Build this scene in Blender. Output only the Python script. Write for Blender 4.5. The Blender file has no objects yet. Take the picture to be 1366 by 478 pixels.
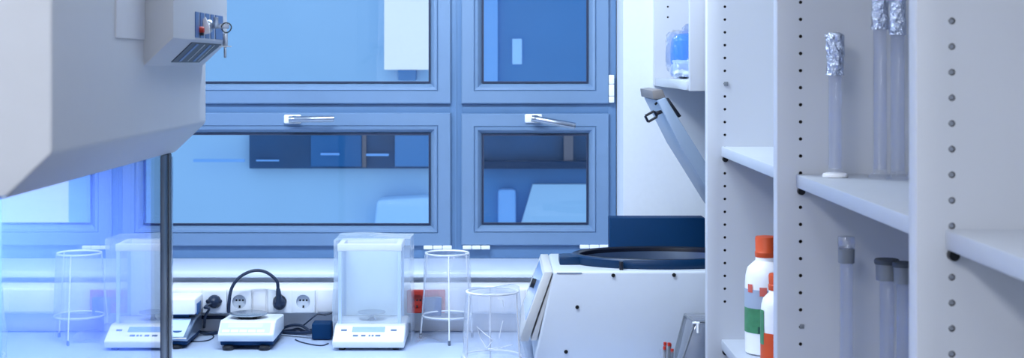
import bpy, bmesh, math, random
from mathutils import Vector, Matrix, noise
random.seed(7)
sc = bpy.context.scene
COL = sc.collection
F, CX, CY, CZ = 2000.0, 664.0, 85.0, 1.65          # focal length (px of 1366), principal point, eye height
pi = math.pi

def PX(px, Y): return (px - CX) * Y / F
def PZ(py, Y): return CZ - (py - CY) * Y / F
def P(px, py, Y): return Vector((PX(px, Y), Y, PZ(py, Y)))

# ------------------------------------------------------------------ materials
def lin(c):
    return tuple(((v / 255) / 12.92 if v / 255 <= .04045 else ((v / 255 + .055) / 1.055) ** 2.4) for v in c) + (1,)

def mat(name, c, rough=.5, metal=0., vary=.03, scale=30., bump=0., coat=0., spec=.5):
    m = bpy.data.materials.new(name); m.use_nodes = True
    nt = m.node_tree; b = nt.nodes['Principled BSDF']
    b.inputs['Roughness'].default_value = rough; b.inputs['Metallic'].default_value = metal
    b.inputs['Coat Weight'].default_value = coat; b.inputs['Specular IOR Level'].default_value = spec
    tc = nt.nodes.new('ShaderNodeTexCoord'); nz = nt.nodes.new('ShaderNodeTexNoise')
    nz.inputs['Scale'].default_value = scale; nz.inputs['Detail'].default_value = 4
    nt.links.new(tc.outputs['Object'], nz.inputs['Vector'])
    mx = nt.nodes.new('ShaderNodeMix'); mx.data_type = 'RGBA'
    a = lin(c)
    mx.inputs[6].default_value = tuple(min(1, v * (1 + vary)) for v in a[:3]) + (1,)
    mx.inputs[7].default_value = tuple(v * (1 - vary) for v in a[:3]) + (1,)
    nt.links.new(nz.outputs['Fac'], mx.inputs[0]); nt.links.new(mx.outputs[2], b.inputs['Base Color'])
    if bump:
        bp = nt.nodes.new('ShaderNodeBump'); bp.inputs['Strength'].default_value = bump; bp.inputs['Distance'].default_value = .01
        nt.links.new(nz.outputs['Fac'], bp.inputs['Height']); nt.links.new(bp.outputs['Normal'], b.inputs['Normal'])
    return m

def glass(name, tint, f0=.05, gloss=.02, haze=0., haze_col=(235, 240, 250), bump=0., bscale=12., power=5.):
    """see-through sheet: tinted transparency, Schlick reflection, optional milky haze"""
    m = bpy.data.materials.new(name); m.use_nodes = True
    nt = m.node_tree; nt.nodes.remove(nt.nodes['Principled BSDF']); out = nt.nodes['Material Output']
    N = nt.nodes.new; L = nt.links.new
    tr = N('ShaderNodeBsdfTransparent'); tr.inputs[0].default_value = lin(tint)
    gl = N('ShaderNodeBsdfGlossy'); gl.inputs['Roughness'].default_value = gloss; gl.inputs['Color'].default_value = (1, 1, 1, 1)
    lw = N('ShaderNodeLayerWeight'); lw.inputs['Blend'].default_value = .5
    pw = N('ShaderNodeMath'); pw.operation = 'POWER'; pw.inputs[1].default_value = power; L(lw.outputs['Facing'], pw.inputs[0])
    ma = N('ShaderNodeMath'); ma.operation = 'MULTIPLY_ADD'; ma.inputs[1].default_value = 1 - f0; ma.inputs[2].default_value = f0; L(pw.outputs[0], ma.inputs[0])
    base = tr.outputs[0]
    if haze:
        df = N('ShaderNodeBsdfDiffuse'); df.inputs[0].default_value = lin(haze_col)
        tl = N('ShaderNodeBsdfTranslucent'); tl.inputs[0].default_value = lin(haze_col)
        ad = N('ShaderNodeMixShader'); ad.inputs[0].default_value = .5; L(df.outputs[0], ad.inputs[1]); L(tl.outputs[0], ad.inputs[2])
        hz = N('ShaderNodeMixShader'); hz.inputs[0].default_value = haze; L(base, hz.inputs[1]); L(ad.outputs[0], hz.inputs[2]); base = hz.outputs[0]
    mx = N('ShaderNodeMixShader'); L(ma.outputs[0], mx.inputs[0]); L(base, mx.inputs[1]); L(gl.outputs[0], mx.inputs[2])
    tc = N('ShaderNodeTexCoord'); nz = N('ShaderNodeTexNoise'); nz.inputs['Scale'].default_value = bscale; nz.inputs['Detail'].default_value = 3
    L(tc.outputs['Object'], nz.inputs['Vector'])
    bp = N('ShaderNodeBump'); bp.inputs['Strength'].default_value = bump; bp.inputs['Distance'].default_value = .02
    L(nz.outputs['Fac'], bp.inputs['Height'])
    if bump: L(bp.outputs['Normal'], gl.inputs['Normal'])
    L(mx.outputs[0], out.inputs['Surface'])
    return m

M = dict(
    wall=mat('wall_paint', (220, 226, 236), .7, scale=60, bump=.03),
    ceiling=mat('ceiling_paint', (235, 236, 238), .8),
    floor=mat('floor_vinyl', (150, 155, 165), .4, vary=.08, scale=80),
    hood=mat('hood_paint', (200, 202, 207), .42, vary=.015),
    hood_lid=mat('cover_plate_paint', (224, 225, 229), .4),
    hood_dark=mat('hood_sash_dark', (26, 38, 62), .3),
    hood_black=mat('hood_sash_black', (10, 13, 22), .3),
    hood_in=mat('hood_interior_paint', (190, 204, 240), .5),
    stripe=mat('panel_blue', (48, 92, 150), .35, vary=.15, scale=90),
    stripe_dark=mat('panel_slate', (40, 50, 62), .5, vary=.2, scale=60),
    chrome=mat('satin_chrome', (168, 178, 192), .26, 1.),
    steel=mat('brushed_steel', (150, 165, 185), .3, 1., vary=.08),
    red=mat('red_plastic', (190, 45, 28), .4), orange=mat('orange_plastic', (205, 76, 26), .45),
    black=mat('black_rubber', (16, 18, 24), .5), screw=mat('dark_screw', (30, 32, 36), .4, .5),
    frame=mat('window_frame_paint', (116, 144, 178), .30, .15, vary=.04, scale=14),
    frame_fix=mat('window_fixed_frame_paint', (98, 132, 172), .36, .1, vary=.04, scale=14),
    gasket=mat('window_gasket', (22, 40, 72), .5),
    sill=mat('sill_board', (198, 210, 230), .3),
    trunk=mat('trunking_plastic', (232, 233, 238), .4),
    socket=mat('socket_plastic', (226, 230, 238), .35), socket_in=mat('socket_insert', (196, 203, 214), .4),
    dark=mat('socket_hole', (20, 24, 32), .6),
    bench=mat('bench_laminate', (186, 203, 232), .33, vary=.03, scale=50),
    cabinet=mat('bench_cabinet', (205, 210, 220), .45),
    white=mat('white_plastic', (240, 241, 244), .35), offwhite=mat('instrument_white', (226, 232, 240), .35),
    lcd=mat('lcd_glass', (152, 180, 226), .15), membrane=mat('membrane_keypad', (196, 218, 246), .35), keys=mat('keypad_keys', (240, 244, 250), .4),
    mark=mat('printed_marks', (96, 116, 150), .5),
    navy=mat('dark_blue_plastic', (0, 48, 88), .6, vary=.05, spec=.15), cable=mat('cable_rubber', (14, 34, 62), .45),
    wire=mat('white_wire', (240, 243, 248), .3), foot=mat('grey_wire_foot', (90, 100, 115), .5),
    cent=mat('centrifuge_paint', (196, 203, 214), .42, vary=.015), cent_side=mat('centrifuge_beige', (200, 200, 200), .45),
    ring=mat('lid_seal_rubber', (0, 44, 80), .36, vary=.05, spec=.3), ring_in=mat('bowl_lip_rubber', (6, 12, 30), .3),
    lid=mat('lid_paint', (142, 160, 184), .4), tan=mat('lid_latch_cap', (122, 118, 118), .45),
    shelf=mat('shelf_laminate', (196, 200, 208), .48, vary=.015, scale=8), shelf_edge=mat('shelf_edge_band', (186, 192, 203), .4),
    hole=mat('drilled_chipboard', (52, 46, 44), .9), plug=mat('hole_plug_grey', (150, 156, 166), .4, .4),
    bottle=mat('white_bottle_plastic', (240, 240, 244), .35), green=mat('label_green', (62, 128, 88), .5, vary=.35, scale=70),
    lgrey=mat('label_grey', (158, 170, 190), .5), dgreen=mat('label_dark_green', (26, 74, 60), .5), pink=mat('label_hazard', (206, 96, 84), .5),
    foil=mat('crumpled_foil', (200, 208, 222), .16, 1., vary=.1, scale=120, bump=1.),
    bag=mat('bag_blue', (16, 140, 236), .35, vary=.35, scale=26),
    bagw=mat('bag_white', (206, 220, 242), .35, vary=.12, scale=30, bump=.4),
    stopper=mat('grey_stopper', (120, 126, 134), .6), dgrey=mat('dark_grey_holder', (66, 72, 80), .6),
    membrane_pale=mat('shield_rear_panel', (226, 241, 255), .5),
    ext_wall=mat('pale_blue_render', (150, 194, 232), .9, vary=.06, scale=.8), ext_white=mat('white_render', (250, 252, 255), .9),
    ext_mid=mat('mid_blue_cladding', (58, 122, 184), .8, vary=.1, scale=1.2), ext_dark=mat('dark_blue_glazing', (6, 66, 112), .8, vary=.5, scale=1.6),
    ext_teal=mat('teal_shutter', (16, 92, 152), .8), ext_brown=mat('brown_post', (92, 94, 110), .8), ext_line=mat('light_ledge', (112, 170, 236), .8),
    ext_pale=mat('pale_cladding', (160, 208, 255), .9),
)
G = dict(
    pane=glass('window_glass', (236, 244, 253), .02, .0),
    sash=glass('sash_glass', (206, 220, 252), .07, .0, power=2.6),
    film=glass('clear_film', (252, 253, 255), .07, .16, .24, bump=.9, bscale=22),
    cover=glass('milky_film', (252, 254, 255), .04, .25, .26, (236, 244, 255), bump=.5, bscale=10),
    shield=glass('shield_glass', (252, 254, 255), .05, .02),
    box=glass('clear_box_plastic', (240, 242, 246), .08, .06, .20, (205, 210, 222)),
    tube=glass('laboratory_glass', (249, 250, 253), .03, .1, .10, (220, 226, 238)),
    bagf=glass('bag_film', (222, 232, 250), .06, .12, .10, bump=.8, bscale=30),
)

# ------------------------------------------------------------------ mesh builder
class MB:
    def __init__(s): s.bm = bmesh.new(); s.mi = 0
    def _tag(s, faces):
        for f in faces: f.material_index = s.mi
        return s
    def _bev(s, verts, bev, seg):
        if bev > 0:
            es = list({e for v in verts for e in v.link_edges})
            r = bmesh.ops.bevel(s.bm, geom=es, offset=bev, segments=seg, affect='EDGES', profile=.5, clamp_overlap=True)
            s._tag(r['faces'])
    def box(s, x0, x1, y0, y1, z0, z1, bev=0., seg=2):
        c = [(x0, y0, z0), (x1, y0, z0), (x1, y1, z0), (x0, y1, z0), (x0, y0, z1), (x1, y0, z1), (x1, y1, z1), (x0, y1, z1)]
        vs = [s.bm.verts.new(p) for p in c]
        s._tag([s.bm.faces.new([vs[i] for i in f]) for f in ((3, 2, 1, 0), (4, 5, 6, 7), (0, 1, 5, 4), (1, 2, 6, 5), (2, 3, 7, 6), (3, 0, 4, 7))])
        s._bev(vs, bev, seg); return s
    def prism(s, prof, a, b, axis='Y', bev=0., seg=2):
        """prof: polygon; axis Y -> (x,z) points from y=a to y=b; axis X -> (y,z) points from x=a to b; axis Z -> (x,y)"""
        def pt(p, t): return {'Y': (p[0], t, p[1]), 'X': (t, p[0], p[1]), 'Z': (p[0], p[1], t)}[axis]
        A = [s.bm.verts.new(pt(p, a)) for p in prof]; B = [s.bm.verts.new(pt(p, b)) for p in prof]; n = len(prof)
        fs = [s.bm.faces.new(A), s.bm.faces.new(B[::-1])] + [s.bm.faces.new((A[i], B[i], B[(i + 1) % n], A[(i + 1) % n])) for i in range(n)]
        s._tag(fs); s._bev(A + B, bev, seg); return s
    def hexa(s, pts, bev=0.):
        """eight corners: bottom four then top four"""
        vs = [s.bm.verts.new(p) for p in pts]
        s._tag([s.bm.faces.new([vs[i] for i in f]) for f in ((3, 2, 1, 0), (4, 5, 6, 7), (0, 1, 5, 4), (1, 2, 6, 5), (2, 3, 7, 6), (3, 0, 4, 7))])
        s._bev(vs, bev, 2); return s
    def tube(s, pts, r, n=10, smooth=True, steps=8, closed=False, taper=None):
        pts = [Vector(p) for p in pts]
        if smooth and len(pts) > 2:
            q = []; k = len(pts)
            for i in range(k if closed else k - 1):
                g = (lambda j: pts[j % k]) if closed else (lambda j: pts[max(0, min(k - 1, j))])
                p0, p1, p2, p3 = g(i - 1), g(i), g(i + 1), g(i + 2)
                for t in range(steps):
                    u = t / steps
                    q.append(.5 * ((2 * p1) + (p2 - p0) * u + (2 * p0 - 5 * p1 + 4 * p2 - p3) * u * u + (3 * p1 - p0 - 3 * p2 + p3) * u ** 3))
            if not closed: q.append(pts[-1])
            pts = q
        rings = []; prev = None; k = len(pts)
        for i, p in enumerate(pts):
            d = (pts[(i + 1) % k] - pts[i - 1]) if closed else (pts[min(k - 1, i + 1)] - pts[max(0, i - 1)])
            d.normalize()
            if prev is None:
                u = d.orthogonal().normalized()
            else:
                u = (prev - d * prev.dot(d)).normalized()
            prev = u; v = d.cross(u)
            rr = r if taper is None else r * (taper[0] + (taper[1] - taper[0]) * i / (k - 1))
            rings.append([s.bm.verts.new(p + (u * math.cos(2 * pi * j / n) + v * math.sin(2 * pi * j / n)) * rr) for j in range(n)])
        fs = []
        for i in range(k if closed else k - 1):
            A, B = rings[i], rings[(i + 1) % k]
            off = 0
            if closed and i == k - 1:
                off = min(range(n), key=lambda o: (A[0].co - B[o].co).length)
            fs += [s.bm.faces.new((A[j], A[(j + 1) % n], B[(j + 1 + off) % n], B[(j + off) % n])) for j in range(n)]
        if not closed: fs += [s.bm.faces.new(rings[0][::-1]), s.bm.faces.new(rings[-1])]
        s._tag(fs); return s
    def lathe(s, prof, c, n=32, axis='Z', sy=1., cap=True, sx=1.):
        """prof: (r, h) pairs revolved about axis through c; sx, sy squash the two other axes"""
        c = Vector(c); rings = []
        for r, h in prof:
            ring = []
            for j in range(n):
                a = 2 * pi * j / n; u, v = r * math.cos(a) * sx, r * math.sin(a) * sy
                o = {'Z': (u, v, h), 'Y': (u, h, v), 'X': (h, u, v)}[axis]
                ring.append(s.bm.verts.new(c + Vector(o)))
            rings.append(ring)
        fs = []
        for A, B in zip(rings, rings[1:]):
            fs += [s.bm.faces.new((A[j], A[(j + 1) % n], B[(j + 1) % n], B[j])) for j in range(n)]
        if cap: fs += [s.bm.faces.new(rings[0][::-1]), s.bm.faces.new(rings[-1])]
        s._tag(fs); return s
    def rod(s, a, b, r, n=12): return s.tube([a, b], r, n, smooth=False)
    def mitred(s, x0, x1, z0, z1, prof):
        """picture-frame: prof of (inset, y) swept round the rectangle with mitred corners"""
        rings = [[s.bm.verts.new(p) for p in ((x0 + i, y, z0 + i), (x1 - i, y, z0 + i), (x1 - i, y, z1 - i), (x0 + i, y, z1 - i))] for i, y in prof]
        k = len(rings)
        s._tag([s.bm.faces.new((rings[i][j], rings[i][(j + 1) % 4], rings[(i + 1) % k][(j + 1) % 4], rings[(i + 1) % k][j])) for i in range(k) for j in range(4)])
        return s
    def build(s, name, m, parent=None, loc=None, smooth=None, shade=40):
        bmesh.ops.recalc_face_normals(s.bm, faces=s.bm.faces)
        me = bpy.data.meshes.new(name)
        if parent is not None:
            off = wloc(parent)
        else:
            off = Vector(loc) if loc is not None else base_of(s.bm)
        for v in s.bm.verts: v.co -= off
        s.bm.to_mesh(me); s.bm.free()
        for mm in (m if isinstance(m, (list, tuple)) else [m]): me.materials.append(mm)
        o = bpy.data.objects.new(name, me); COL.objects.link(o)
        if parent is not None: o.parent = parent
        else: o.location = off
        for p in me.polygons: p.use_smooth = smooth is not False
        if smooth is not False:
            try: me.set_sharp_from_angle(angle=math.radians(shade))
            except Exception: pass
        return o

def base_of(bm):
    xs = [v.co for v in bm.verts]
    lo = [min(c[i] for c in xs) for i in range(3)]; hi = [max(c[i] for c in xs) for i in range(3)]
    return Vector(((lo[0] + hi[0]) / 2, (lo[1] + hi[1]) / 2, lo[2]))
def wloc(o):
    v = Vector(o.location)
    while o.parent is not None: o = o.parent; v += Vector(o.location)
    return v
def tag(o, label, cat, group=None, kind=None):
    o['label'] = label; o['category'] = cat
    if group: o['group'] = group
    if kind: o['kind'] = kind
    return o
def thing(name, loc, label, cat, group=None, kind=None):
    o = bpy.data.objects.new(name, None); COL.objects.link(o); o.location = loc; o.empty_display_size = .05
    return tag(o, label, cat, group, kind)
def cut(o, cutter_mb, m):
    """carve the shapes in cutter_mb out of o; the cut walls take material m"""
    off = wloc(o)
    for v in cutter_mb.bm.verts: v.co -= off
    bmesh.ops.recalc_face_normals(cutter_mb.bm, faces=cutter_mb.bm.faces)
    me = bpy.data.meshes.new('cutter'); cutter_mb.bm.to_mesh(me); cutter_mb.bm.free(); me.materials.append(m)
    c = bpy.data.objects.new('cutter', me); COL.objects.link(c); c.parent = o
    md = o.modifiers.new('cut', 'BOOLEAN'); md.object = c; md.operation = 'DIFFERENCE'; md.solver = 'EXACT'; md.material_mode = 'TRANSFER'
    bpy.context.view_layer.update()
    dg = bpy.context.evaluated_depsgraph_get()
    new = bpy.data.meshes.new_from_object(o.evaluated_get(dg), preserve_all_data_layers=True, depsgraph=dg)
    o.modifiers.clear(); old = o.data; o.data = new; new.name = old.name
    bpy.data.objects.remove(c); bpy.data.meshes.remove(me); bpy.data.meshes.remove(old)
    try: new.set_sharp_from_angle(angle=math.radians(40))
    except Exception: pass
    return o

# ------------------------------------------------------------------ levels of the room
YW, YG = 4.60, 4.85            # back wall, window plane
BENCH = .845
def gx(p): return PX(p, YG)
def gz(p): return PZ(p, YG)
SILL = gz(345)

# ------------------------------------------------------------------ room shell
def struct(name, mb, m, label, cat): return tag(mb.build(name, m), label, cat, kind='structure')
struct('floor', MB().box(-1.7, 1.0, -1.4, 5.0, -.1, 0), M['floor'], 'grey vinyl laboratory floor below the benches', 'floor')
struct('ceiling', MB().box(-1.7, 1.0, -1.4, 5.0, 2.8, 2.9), M['ceiling'], 'plain white laboratory ceiling above the benches', 'ceiling')
JX = gx(822) + .002
struct('wall_back', MB().box(-1.7, 1.0, YW, 5.0, 0, SILL - .02).box(JX, 1.0, YW, 5.0, SILL - .02, 2.8).box(-1.7, JX, YW, 5.0, 2.36, 2.8).box(-1.7, -1.62, YW, 5.0, SILL - .02, 2.36),
       M['wall'], 'pale white back wall round the blue window', 'wall')
struct('wall_right', MB().box(.9, 1.0, -1.4, YW, 0, 2.8), M['wall'], 'pale white side wall behind the shelving', 'wall')
struct('wall_left', MB().box(-1.7, -1.6, -1.4, YW, 0, 2.8), M['wall'], 'pale white side wall behind the fume cabinet', 'wall')
struct('wall_front', MB().box(-1.6, .9, -1.4, -1.3, 0, 2.8), M['wall'], 'pale white wall opposite the window', 'wall')

# fixed window frame (one piece: outer frame, mullion, transom), sill
fr = MB()
zt, xl = 2.36, -1.62
fr.box(xl, gx(822), YG, YG + .08, SILL, gz(326), .003)
fr.box(xl, gx(822), YG, YG + .08, gz(152), gz(137), .003)
fr.box(gx(600), gx(617), YG - .001, YG + .079, SILL, zt, .003)
fr.box(gx(811), gx(822), YG - .001, YG + .079, SILL, zt, .003)
fr.box(xl, xl + .05, YG - .001, YG + .079, SILL, zt, .003)
fr.box(xl, gx(822), YG, YG + .08, zt - .04, zt, .003)
fr.box(gx(608) - .0025, gx(608) + .0025, YG - .004, YG, SILL + .002, zt - .01)
tag(fr.build('trim_1', M['frame_fix']), 'steel-blue fixed window frame with mullion and transom', 'window frame', kind='structure')
sl = MB().prism([(YG + .0, SILL), (4.575, SILL), (4.563, SILL - .003), (4.556, SILL - .010), (4.558, SILL - .020), (4.60, SILL - .020), (YG, SILL - .020)], xl, JX, 'X')
tag(sl.build('trim_2', M['sill'], shade=60), 'white window sill board with rounded front edge under the blue window', 'window sill', kind='structure')

SASH = [(0, YG + .03), (0, YG - .012), (.003, YG - .015), (.040, YG - .015), (.0425, YG - .011), (.045, YG - .015), (.053, YG - .014), (.068, YG + .006), (.069, YG + .03)]
def window(n, x0, x1, z0, z1, label):
    w = thing('window_%d' % n, ((x0 + x1) / 2, YG, z0), label, 'window', kind='structure')
    MB().mitred(x0, x1, z0, z1, SASH).build('sash', M['frame'], w, smooth=False)
    i = .0665
    MB().mitred(x0 + i, x1 - i, z0 + i, z1 - i, [(0, YG + .004), (0, YG - .001), (.005, YG - .001), (.006, YG + .004)]).build('gasket', M['gasket'], w, smooth=False)
    MB().box(x0 + .066, x1 - .066, YG + .008, YG + .014, z0 + .066, z1 - .066).build('pane', G['pane'], w)
    return w
w1 = window(1, xl + .045, gx(601.5), gz(138.5), zt - .03, 'large upper left window sash with pale blue view and white block outside')
w2 = window(2, xl + .045, gx(601.5), gz(328), gz(150.5), 'wide lower left window sash with a straight level handle')
w3 = window(3, gx(615.5), gx(812), gz(138.5), zt - .03, 'narrow upper right window sash beside the white wall')
w4 = window(4, gx(615.5), gx(812), gz(327), gz(151.5), 'small lower right window sash with a drooping handle')

def handle(w, px, py, lever):
    y = YG - .015
    c = P(px, py, y); c.y = y
    h = MB().box(c.x - .029, c.x + .027, y - .010, y, c.z - .0145, c.z + .0145, .0095, 4)
    h = h.build('handle', M['white'], w)
    MB().lathe([(.0115, -.030), (.0115, -.006)], c + Vector((.006, 0, 0)), 20, 'Y').build('neck', M['chrome'], h)
    a = c + Vector((.0, -.036, 0)); e = Vector((PX(lever[0], y - .045), y - .043, PZ(lever[1], y - .045))); d = e - a
    MB().tube([a - d * .06, a, a + d * .12, a + d * .5 + Vector((0, -.006, 0)), e - d * .03, e], .0105, 14, taper=(1.0, 1.0)).build('lever', M['chrome'], h)
handle(w2, 391, 159, (444, 158.5)); handle(w4, 712, 158, (766, 168))
def hinge_strip(w, x0, x1, py, yy=YG - .012):
    m = MB(); X0, X1, z = PX(x0, yy), PX(x1, yy), PZ(py, yy); t = (X1 - X0) / 3
    for k in range(3): m.box(X0 + t * k + .0006, X0 + t * (k + 1) - .0006, yy - .012, yy, z - .006, z + .006, .002)
    m.build('hinge', M['white'], w)
hinge_strip(w2, 565, 603, 330); hinge_strip(w4, 617, 654, 330); hinge_strip(w4, 773, 812, 329)
m = MB(); yy = YG - .012
for a, b in ((100, 112), (112.5, 128), (128.5, 137)): m.box(PX(812, yy), PX(819, yy), yy - .012, yy, PZ(b, yy), PZ(a, yy), .002)
m.build('hinge', M['white'], w3)

# ------------------------------------------------------------------ added building shapes standing in for the blurred view in the panes
YE = 20.0
def ex(p): return PX(p, YE)
def ez(p): return PZ(p, YE)
eb = thing('exterior_stand_in', (ex(600), YE, -4.0), 'added pale blue building standing in for blurred shapes in the window panes', 'building')
def ebx(name, x0, x1, y0, y1, m, d=.1, parent=None):
    return MB().box(ex(x0), ex(x1), YE - d, YE + .0, ez(y1), ez(y0), .01).build(name, M[m], parent or eb)
MB().box(ex(-500), ex(1100), YE, YE + .3, -4.0, ez(-260)).build('wall', M['ext_wall'], eb)
ebx('tower', 515, 626, -260, 93, 'ext_white', .35); ebx('tower_base', 533, 556, 93, 107, 'ext_mid', .3)
ebx('cladding', 626, 900, -260, 140, 'ext_mid', .2)
ebx('pillar', 645, 664, -260, 140, 'ext_line', .26); ebx('small_window', 683, 696, 52, 86, 'ext_pale', .24)
gb = ebx('window_band', 335, 640, 176, 224, 'ext_dark', .15)
for a, b, m_ in ((417, 484, 'ext_teal'), (528, 575, 'ext_mid')): MB().box(ex(a), ex(b), YE - .18, YE - .15, ez(221), ez(180)).build('shutter', M[m_], gb)
for a, b, y0, y1 in ((430, 455, 203, 206), (490, 520, 204, 207), (345, 375, 212, 214), (262, 330, 211, 215)): MB().box(ex(a), ex(b), YE - .21, YE - .18, ez(y1), ez(y0)).build('ledge', M['ext_line'], gb)
MB().box(ex(485), ex(490), YE - .2, YE - .15, ez(222), ez(180)).build('post', M['ext_brown'], gb)
gc = ebx('recess', 640, 830, 172, 224, 'ext_dark', .2)
MB().box(ex(640), ex(830), YE - .34, YE - .2, ez(223), ez(213), .01).build('ledge', M['navy'], gc)
MB().box(ex(751), ex(763), YE - .3, YE - .2, ez(213), ez(170)).build('post', M['ext_brown'], gc)
ebx('lower_cladding', 640, 830, 224, 420, 'ext_mid', .12)
MB().hexa([(ex(692), YE - .25, ez(305)), (ex(800), YE - .25, ez(305)), (ex(800), YE - .12, ez(305)), (ex(692), YE - .12, ez(305)),
           (ex(710), YE - .25, ez(244)), (ex(800), YE - .25, ez(244)), (ex(800), YE - .12, ez(244)), (ex(710), YE - .12, ez(244))], .01).build('canopy', M['ext_wall'], eb)
MB().box(ex(664), ex(688), YE - .3, YE - .12, ez(320), ez(250), .05).build('cover_reflection', M['ext_line'], eb)  # pale block standing in for the plastic cover's reflection in the pane
MB().hexa([(ex(500), YE - .5, ez(330)), (ex(582), YE - .5, ez(330)), (ex(582), YE, ez(330)), (ex(500), YE, ez(330)),
           (ex(506), YE - .45, ez(262)), (ex(576), YE - .45, ez(258)), (ex(576), YE - .02, ez(258)), (ex(506), YE - .02, ez(262))], .06).build('box_reflection', M['ext_pale'], eb)  # pale block standing in for the white box mirrored in the pane

# ------------------------------------------------------------------ fume cabinet on the left
XF, XG = -.618, -.685
HY0, HY1 = 2.08, 3.177
hood = thing('fume_cabinet', (-1.1, 2.6, 0), 'grey-white fume cabinet with a glass front hanging at left', 'fume cabinet')
MB().prism([(-1.55, 2.6), (XF, 2.6), (XF, 1.525), (XG, 1.461), (-1.55, 1.461)], HY0, HY1, 'Y', .006, 3).build('housing', M['hood'], hood)
MB().box(XF - .001, XF + .003, 2.42, 2.615, 1.692, 2.3, .001).build('cover_plate', M['hood_lid'], hood)
cb = MB().prism([(XF - .002, 2.3), (-.567, 2.3), (-.567, 1.695), (XF, 1.646), (XF - .002, 1.646)], 2.62, 3.14, 'Y', .005, 3).build('control_box', M['hood'], hood)
def yf(px): return -.567 * F / (px - CX)
mb = MB()
for a, b in ((260, 264.6), (266.4, 271.8), (273.8, 278.6), (280.6, 285), (287, 296.5)):
    mb.box(-.568, -.5655, yf(a), yf(b), 1.699, 1.7475)
mb.build('switch_panel', M['stripe'], cb)
# dark film on the sloping underside
def slope(y, t, out=.0015):   # t=0 at the front edge, 1 at the back
    n = Vector((.72, 0, -.69)); p = Vector((-.567 + (XF + .567) * t, y, 1.695 + (1.646 - 1.695) * t)); return p + n * out
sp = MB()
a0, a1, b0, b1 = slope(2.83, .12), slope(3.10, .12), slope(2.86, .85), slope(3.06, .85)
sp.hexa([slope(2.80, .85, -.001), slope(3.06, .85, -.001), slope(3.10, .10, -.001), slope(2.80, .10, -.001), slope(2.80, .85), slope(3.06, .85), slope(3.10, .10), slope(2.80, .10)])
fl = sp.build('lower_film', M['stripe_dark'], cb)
for q, mm in ((2.85, 'stripe'), (2.93, 'hood_lid'), (2.98, 'stripe'), (3.03, 'hood_lid')):
    w = .022 if mm == 'stripe' else .004
    MB().hexa([slope(q, .8, 0), slope(q + w, .8, 0), slope(q + w, .14, 0), slope(q, .14, 0), slope(q, .8, .0022), slope(q + w, .8, .0022), slope(q + w, .14, .0022), slope(q, .14, .0022)]).build('reflection_stripe', M[mm], fl)  # streaks coloured in as reflections on the film
MB().lathe([(.0065, 0), (.0065, .006), (.005, .008)], (-.566, yf(266), PZ(40, 2.85)), 16, 'X').build('red_button', M['red'], cb)
MB().lathe([(.0045, 0), (.0045, .007)], (-.566, yf(266), PZ(44.5, 2.85)), 16, 'X').build('black_button', M['black'], cb)
MB().prism([(-.566, 1.735), (-.561, 1.740), (-.553, 1.722), (-.552, 1.708), (-.566, 1.706)], yf(269.6), yf(270.4), 'Y', .001).build('lever', M['white'], cb)
ky, kz = 2.925, PZ(35, 2.925)
MB().lathe([(.013, 0), (.013, .006), (.010, .010)], (-.566, ky, kz), 20, 'X').build('lock', M['chrome'], cb)
# keys hanging in the lock
kr = thing('key_ring', (-.53, ky, 1.66), 'small bunch of silver keys hanging in the grey control box lock', 'keys')
MB().box(-.562, -.524, ky - .0012, ky + .0012, kz - .005, kz + .005, .001).box(-.555, -.545, ky - .002, ky + .002, kz - .004, kz + .018, .0015).build('lock_key', M['chrome'], kr)
rc = P(302, 37, ky)
MB().tube([rc + Vector((.0095 * math.cos(a), .003 * math.sin(a * 2), .0095 * math.sin(a))) for a in [2 * pi * i / 16 for i in range(16)]], .0012, 8, closed=True, steps=3).build('ring', M['black'], kr)
hk = MB(); c = P(300.5, 54, ky)
hk.box(c.x - .005, c.x + .005, ky - .0012, ky + .0012, c.z - .012, c.z + .014, .002)
hk.box(c.x - .0028, c.x + .0022, ky - .001, ky + .001, c.z - .034, c.z - .010, .0006)
hk.build('hanging_key', M['chrome'], kr)
c2 = P(300.5, 62, ky)
MB().lathe([(.012, -.001), (.0125, 0), (.012, .001)], c2, 24, 'Z', sy=.5).build('tag_disc', M['white'], kr)
# glass front with its dark edge profile, side panel, base
MB().box(XG - .003, XG + .003, 2.062, 3.035, .88, 1.468).build('glass_front', G['sash'], hood)
pf = MB().box(-.702, -.681, 3.032, 3.098, .86, 1.463, .002).build('edge_profile', M['hood_dark'], hood)
MB().box(-.700, -.680, 3.096, 3.128, .86, 1.463, .002).build('edge_seal', M['hood_black'], pf)
MB().box(-.698, -.682, 3.128, 3.15, .86, 1.455, .001).build('edge_strip', G['box'], pf)
MB().box(-1.55, -.700, 3.132, 3.155, .86, 1.461).build('side_panel', M['hood_in'], hood)
MB().box(-1.55, XG - .018, HY0, HY0 + .02, .86, 1.461).build('side_panel', M['hood_in'], hood)
MB().box(-1.55, -1.53, HY0 + .02, 3.135, .86, 1.461).build('rear_panel', M['hood_in'], hood)
MB().box(-1.58, XF + .02, HY0 - .02, HY1, .80, .86, .006).build('worktop', M['bench'], hood)
MB().box(-1.55, XF - .03, HY0, HY1 - .02, 0, .80, .004).build('base_cabinet', M['cabinet'], hood)

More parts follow.
